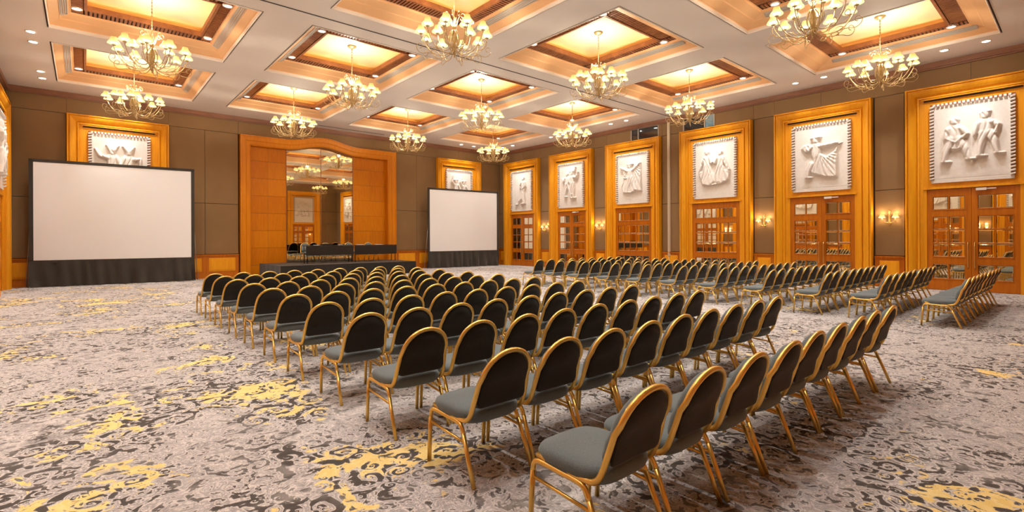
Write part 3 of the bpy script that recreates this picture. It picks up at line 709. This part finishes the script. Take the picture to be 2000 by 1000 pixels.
# ------------------------------------------------------------------ banquet chair
def yl(z): return -.005-.085*max(0, (z-.62))/.25
def make_chair():
    root = link('banquet_chair', None)
    hoop = []
    left = bez([(-.226, .50, .414), (-.229, .28, .402), (-.229, .15, .398), (-.228, .095, .412), (-.225, .060, .46), (-.218, .025, .56), (-.207, -.004, .66)], 3)
    hoop += left
    for k in range(1, 16):
        a = PI-PI*k/16; x = .205*math.cos(a); z = .665+.202*math.sin(a)**.9; hoop.append(Vector((x, yl(z), z)))
    hoop += [Vector((-p.x, p.y, p.z)) for p in reversed(left)]
    obj('back_frame', MB().tube(hoop, .0172, 8, 1.0), 'gold', root, smooth=True)
    for s in (-1, 1):
        obj('leg', MB().tube([(s*.245, .545, 0), (s*.245, .532, .2), (s*.243, .522, .335)], .0155, 8), 'gold', root, smooth=True)
        obj('leg', MB().tube([(s*.248, 0, 0), (s*.246, .06, .15), (s*.239, .128, .315)], .0150, 8), 'gold', root, smooth=True)
        obj('side_rail', MB().tube(bez([(s*.243, .522, .33), (s*.242, .512, .37), (s*.240, .475, .388), (s*.238, .32, .382), (s*.236, .20, .376), (s*.237, .155, .357), (s*.239, .126, .31)], 3), .0155, 8), 'gold', root, smooth=True)
        obj('stretcher', MB().tube([(s*.242, .525, .292), (s*.242, .112, .262)], .0100, 6), 'gold', root, smooth=True)
    obj('crossbar', MB().tube([(-.24, .47, .385), (.24, .47, .385)], .009, 6).tube([(-.24, .2, .372), (.24, .2, .372)], .009, 6), 'gold', root, smooth=True)
    # seat cushion
    mb = MB(); n_ = 32; rings = []
    def se(t, ax, ay, cy, p=3.6):
        c, s = math.cos(t), math.sin(t)
        return (ax*math.copysign(abs(c)**(2/p), c), cy+ay*math.copysign(abs(s)**(2/p), s))
    for z, k in ((.372, .78), (.374, .90), (.388, .97), (.410, 1.0), (.436, 1.0), (.455, .965), (.468, .88), (.475, .70), (.479, .40)):
        rings.append([(se(2*PI*j/n_, .250*k, .258*k, .306)+(z,)) for j in range(n_)])
    vs = [p for rg in rings for p in rg]+[(0, .300, .480), (0, .300, .372)]; fs = []
    for i in range(len(rings)-1):
        for j in range(n_): fs.append((i*n_+j, i*n_+(j+1) % n_, (i+1)*n_+(j+1) % n_, (i+1)*n_+j))
    T_ = len(rings)*n_
    for j in range(n_): fs.append(((len(rings)-1)*n_+j, (len(rings)-1)*n_+(j+1) % n_, T_)); fs.append((j, T_+1, (j+1) % n_))
    mb.add(vs, fs); obj('seat', mb, 'seat_fabric', root, smooth=True)
    # back pad
    out = []; hw, zb, zc, rz_ = .190, .490, .665, .186
    hb = .206
    for k in range(5): out.append((-hb+.03+(2*hb-.06)*k/4, zb))
    out += [(hb-.008, zb+.012), (hb, zb+.04), (.198, zc-.06)]
    for k in range(0, 17): a = PI*k/16; out.append((hw*math.cos(a), zc+rz_*math.sin(a)))
    out += [(-.198, zc-.06), (-hb, zb+.04), (-hb+.008, zb+.012)]
    def pad(offs):
        mb = MB(); n2 = len(out); vs = []; cz = .665
        for k, dy in offs: vs += [(x*k, yb(z)+dy, cz+(z-cz)*k) for x, z in out]
        vs.append((0, yb(cz)+offs[-1][1]+ (0.004 if offs[-1][1] > 0 else -.002), cz)); fs = []
        for i in range(len(offs)-1):
            for j in range(n2): q = (i*n2+j, i*n2+(j+1) % n2, (i+1)*n2+(j+1) % n2, (i+1)*n2+j); fs.append(q)
        b0 = (len(offs)-1)*n2
        for j in range(n2): fs.append((b0+j, b0+(j+1) % n2, len(vs)-1))
        mb.add(vs, fs); return mb
    def yb(z): return .028-.028*(z-.49)/.15 if z < .64 else yl(z)
    obj('backrest', pad([(.985, .0), (1.02, .02), (1.01, .042), (.95, .060), (.80, .070), (.4, .076)]), 'seat_fabric', root, smooth=True)
    obj('back_panel', pad([(1.0, .001), (.995, -.006), (.93, -.012), (.6, -.015)]), 'back_fabric', root, smooth=True)
    return root
chair = make_chair(); first = [True]
def place_chair(x, y, rz, label, group):
    c = chair if first[0] else copy_tree(chair); first[0] = False
    c.location = (x, y, place_chair.z); c.rotation_euler.z = rz
    tag(c, label, 'chair', group); return c
place_chair.z = 0
ROWY = [-22.33, -21.19, -20.17, -19.06, -17.96, -16.86, -15.78, -14.70, -13.56, -12.50, -11.52]
def rown(k): return 'row nearest the camera' if k == 0 else ('row nearest the stage' if k == 10 else f'{ORD[k]} row from the camera')
for blk, x0 in (('left', -17.385), ('right', -7.755)):
    for k, y in enumerate(ROWY):
        for q in range(9):
            jx, jy, jr = random.uniform(-.006, .006), random.uniform(-.012, .012), random.uniform(-.012, .012)
            if (blk, k) == ('left', 0) and q < 2: jx, jy, jr = ((-.012, .045, 0), (-.008, .022, 0))[q]
            nm = 'leftmost' if q == 0 else ('rightmost' if q == 8 else f'{ORD[q]} from left')
            place_chair(x0+.54*q+jx, y+jy, jr, f'gold-framed grey chair, {blk} block, {rown(k)}, {nm}', f'banquet chairs in the {blk} block')
place_chair.z = SZ+.014
for k, x in enumerate((-11.9, -10.97, -9.87, -8.87)):
    place_chair(x, -.62, PI, f'gold-framed grey chair behind the stage tables, {ORD[k]} from left', 'chairs behind the stage tables')

# ------------------------------------------------------------------ projection screens
def proj_screen(x0, y0, x1, y1, label, seed):
    L_ = math.hypot(x1-x0, y1-y0); a = math.atan2(y1-y0, x1-x0)
    e = link('projection_screen', None, None, ((x0+x1)/2, (y0+y1)/2, 0), a); tag(e, label, 'screen', 'projection screens')
    h = L_/2; zt, zb = 4.37, .90
    obj('screen_surface', MB().box(-h+.10, h-.10, -.012, -.006, zb, zt-.09), 'screen', e)
    bd = MB().box(-h, h, -.02, 0, zt-.10, zt).box(-h, -h+.11, -.02, 0, zb, zt).box(h-.11, h, -.02, 0, zb, zt).box(-h, h, -.02, 0, zb-.07, zb+.02)
    obj('black_border', bd, 'skirt', e)
    tf = MB()
    for s in (-1, 1): tf.box(s*(h-.03)-.02, s*(h-.03)+.02, 0, .04, .0, zt-.02)
    tf.box(-h+.01, h-.01, 0, .035, zt-.06, zt-.03)
    obj('frame', tf, 'black_metal', e)
    for s in (-1, 1):
        obj('leg', MB().tube([(s*(h-.03), .03, 2.3), (s*(h-.03)+s*.14, .22, .02)], .014, 8).tube([(s*(h-.03), .0, .03), (s*(h-.03), -.30 if s < 0 else -.15, .012)], .014, 8).tube([(s*(h-.03), .02, 1.1), (s*(h-.03)+s*.09, .14, 1.05)], .008, 6), 'steel', e, smooth=True)
    sk = MB(); nn, rows = 150, 14; rnd = random.Random(seed); ph = [rnd.uniform(0, 6) for _ in range(8)]; vs = []
    for j in range(rows+1):
        tz = j/rows; z = .90-tz*.885
        for i in range(nn+1):
            t = i/nn; xx = -h+2*h*t
            o = (.020+.045*tz)*(math.sin(xx*9+ph[0]+1.6*math.sin(xx*1.3+ph[1])+tz*1.2)+.6*math.sin(xx*17+ph[2]+2*math.sin(xx*2.1+ph[3])-tz*1.6))
            if t < .09: o += .05*math.sin((tz+t*9)*5)*(1-t/.09)*tz
            if t > .93: o += .04*math.sin((tz+(1-t)*9)*5)*((t-.93)/.07)*tz
            vs.append((xx*(1+.012*tz), -.035-o, z))
    sk.add(vs, [(j*(nn+1)+i, (j+1)*(nn+1)+i, (j+1)*(nn+1)+i+1, j*(nn+1)+i+1) for j in range(rows) for i in range(nn)])
    obj('skirt', sk, 'skirt', e, smooth=True)
    return e
proj_screen(-20.90, -.42, -16.20, -.82, 'large white projection screen with black skirt, left of the stage', 1)
proj_screen(-5.45, -.52, -.82, -.84, 'white projection screen with black skirt, right of the stage', 2)

# ------------------------------------------------------------------ shades, chandeliers, sconces
def shade_mb(rb, rt, h):
    mb = MB().lathe([(rb, 0), (rb*.93, h*.18), (rt*1.25, h*.6), (rt, h)], 14)
    mb.lathe([(rt*.98, h), (rt*1.2, h*.6), (rb*.90, h*.18), (rb*.97, 0)], 14); return mb
def make_chandelier():
    root = link('chandelier', None)
    # root origin at bottom finial (world z 5.58); top of coffer at +1.88
    obj('canopy', MB().lathe([(0, 1.80), (.05, 1.80), (.11, 1.84), (.13, 1.87), (.13, 1.88)], 16), 'iron', root, smooth=True)
    ch = MB().tube([(0, 0, 1.0), (0, 0, 1.81)], .007, 6)
    for k in range(20):
        z = 1.02+k*.039
        p = [(.013*math.cos(a)*(1 if k % 2 else 0), .013*math.cos(a)*(0 if k % 2 else 1), z+.021*math.sin(a)) for a in [2*PI*q/8 for q in range(8)]]
        ch.tube(p, .0035, 4, closed=True)
    obj('chain', ch, 'iron', root, smooth=True)
    st = MB().lathe([(0, 0), (.018, .01), (.012, .04), (.035, .07), (.03, .12), (.06, .16), (.055, .20), (.025, .24), (.03, .32), (.055, .40), (.05, .50), (.028, .58), (.045, .64), (.03, .70), (.015, .78), (.03, .84), (.015, .90), (.012, 1.02)], 12)
    obj('stem', st, 'iron', root, smooth=True)
    cr = MB()
    for k in range(8):
        a = 2*PI*k/8
        p = [(.02, .60), (.07, .68), (.10, .80), (.17, .90), (.225, .885), (.225, .83), (.185, .81), (.165, .84)]
        cr.tube(bez([(q*math.cos(a), q*math.sin(a), z+.06) for q, z in p], 3), .0085, 5)
        p = [(.05, .20), (.10, .30), (.115, .42), (.085, .54), (.04, .60)]
        cr.tube(bez([(q*math.cos(a+.4), q*math.sin(a+.4), z) for q, z in p], 3), .011, 5)
    obj('crown_scrolls', cr, 'iron', root, smooth=True)
    def arm(path, curl, a, rs, zs):
        am = MB().tube(bez([(q*math.cos(a), q*math.sin(a), z) for q, z in path], 5), .0095, 6)
        for c_ in curl: am.tube(bez([(q*math.cos(a), q*math.sin(a), z) for q, z in c_], 4), [.0075]*(4*(len(c_)-1)+1), 5)
        am.lathe([(.008, -.045), (.03, -.03), (.045, -.022), (.02, -.012), (.014, .0), (.014, .05)], 8, (rs*math.cos(a), rs*math.sin(a), zs))
        A_ = obj('arm', am, 'iron', root, smooth=True)
        s_ = obj('shade', shade_mb(.128, .058, .145), 'shade', A_, (rs*math.cos(a), rs*math.sin(a), zs+.012), smooth=True)
        obj('bulb', MB().lathe([(.0, .0), (.075, .006), (.078, .03), (.0, .05)], 12), 'bulb', A_, (rs*math.cos(a), rs*math.sin(a), zs+.022), smooth=True)
    for k in range(10):
        a = 2*PI*k/10+.12
        arm([(.03, .20), (.10, .10), (.24, .045), (.42, .06), (.56, .16), (.66, .30), (.71, .41), (.72, .475)],
            [[(.42, .06), (.56, .075), (.70, .06), (.79, .12), (.81, .21), (.76, .27), (.70, .24), (.71, .18), (.75, .17)],
             [(.30, .045), (.36, .10), (.44, .14), (.50, .12), (.49, .07)]], a, .72, .50)
    for k in range(5):
        a = 2*PI*k/5+.4
        arm([(.03, .30), (.12, .20), (.24, .20), (.33, .32), (.37, .46), (.38, .55)], [[(.24, .20), (.34, .22), (.41, .30), (.39, .38), (.34, .36)]], a, .38, .58)
    return root
ch0 = make_chandelier(); k0 = True
for i, x in enumerate(CX):
    for j, y in enumerate(CY):
        c = ch0 if k0 else copy_tree(ch0); k0 = False
        c.location = (x, y, 5.58); c.rotation_euler.z = random.uniform(0, 6.28)
        a, b_ = cell(i, j)
        tag(c, f'gilt scrolled chandelier, {a}, {b_}', 'chandelier', 'gilt chandeliers under the coffers')
        d = bpy.data.lights.new('lamp_light', 'POINT'); d.energy = P_CHAND; d.color = WARM; d.shadow_soft_size = .05
        o = bpy.data.objects.new('lamp_light', d); col.objects.link(o); o.parent = c; o.location = (0, 0, .78)

def make_sconce():
    root = link('wall_sconce', None)    # local Y into the wall, origin on wall at lamp height
    obj('backplate', MB().box(-.035, .035, -.02, 0, -.12, .10).tube([(0, -.03, -.20), (0, -.03, .17)], [.012, .012], 8), 'brass', root)
    obj('finial', MB().lathe([(0, .16), (.02, .17), (.03, .20), (.012, .22), (.03, .24), (0, .27)], 10, (0, -.03, 0)), 'brass', root, smooth=True)
    obj('bowl', MB().lathe([(0, -.25), (.02, -.24), (.015, -.22), (.06, -.17), (.065, -.155), (.0, -.15)], 12, (0, -.05, 0)), 'brass', root, smooth=True)
    for s in (-1, 1):
        A_ = obj('arm', MB().tube(bez([(0, -.03, -.13), (s*.07, -.07, -.15), (s*.14, -.10, -.13), (s*.175, -.11, -.07), (s*.175, -.11, -.02)], 5), .010, 6).lathe([(.01, -.05), (.035, -.03), (.012, -.02), (.012, .02)], 8, (s*.175, -.11, 0)), 'brass', root, smooth=True)
        obj('shade', shade_mb(.095, .052, .13), 'shade', A_, (s*.175, -.11, .0), smooth=True)
        obj('bulb', MB().lathe([(.0, -.02), (.03, .0), (.03, .05), (.0, .08)], 10), 'bulb', A_, (s*.175, -.11, .0), smooth=True)
    return root
sc0 = make_sconce(); k0 = True
BET = [(FB[k]+FB[k+1])/2 for k in (0, 1, 3, 4)]
SN = ['farthest', 'second farthest', 'second nearest', 'nearest']
for wl, nm in (('B', 'right'), ('C', 'left')):
    for k, y in enumerate(BET):
        c = sc0 if k0 else copy_tree(sc0); k0 = False
        c.location = wpos(wl, y, .0, 2.21); c.rotation_euler.z = WALLS[wl][0]
        tag(c, f'twin-shade brass wall sconce, {SN[k]} on the {nm} wall', 'sconce', 'brass sconces between the doorways')
        for s in (-1, 1):
            d = bpy.data.lights.new('lamp_light', 'POINT'); d.energy = P_SCONCE; d.color = (1, .70, .36); d.shadow_soft_size = .03
            o = bpy.data.objects.new('lamp_light', d); col.objects.link(o); o.parent = c; o.location = (s*.175, -.11, .15)
            d2 = bpy.data.lights.new('lamp_light', 'POINT'); d2.energy = P_SCONCE*.6; d2.color = (1, .70, .36); d2.shadow_soft_size = .03
            o = bpy.data.objects.new('lamp_light', d2); col.objects.link(o); o.parent = c; o.location = (s*.175, -.11, -.07)
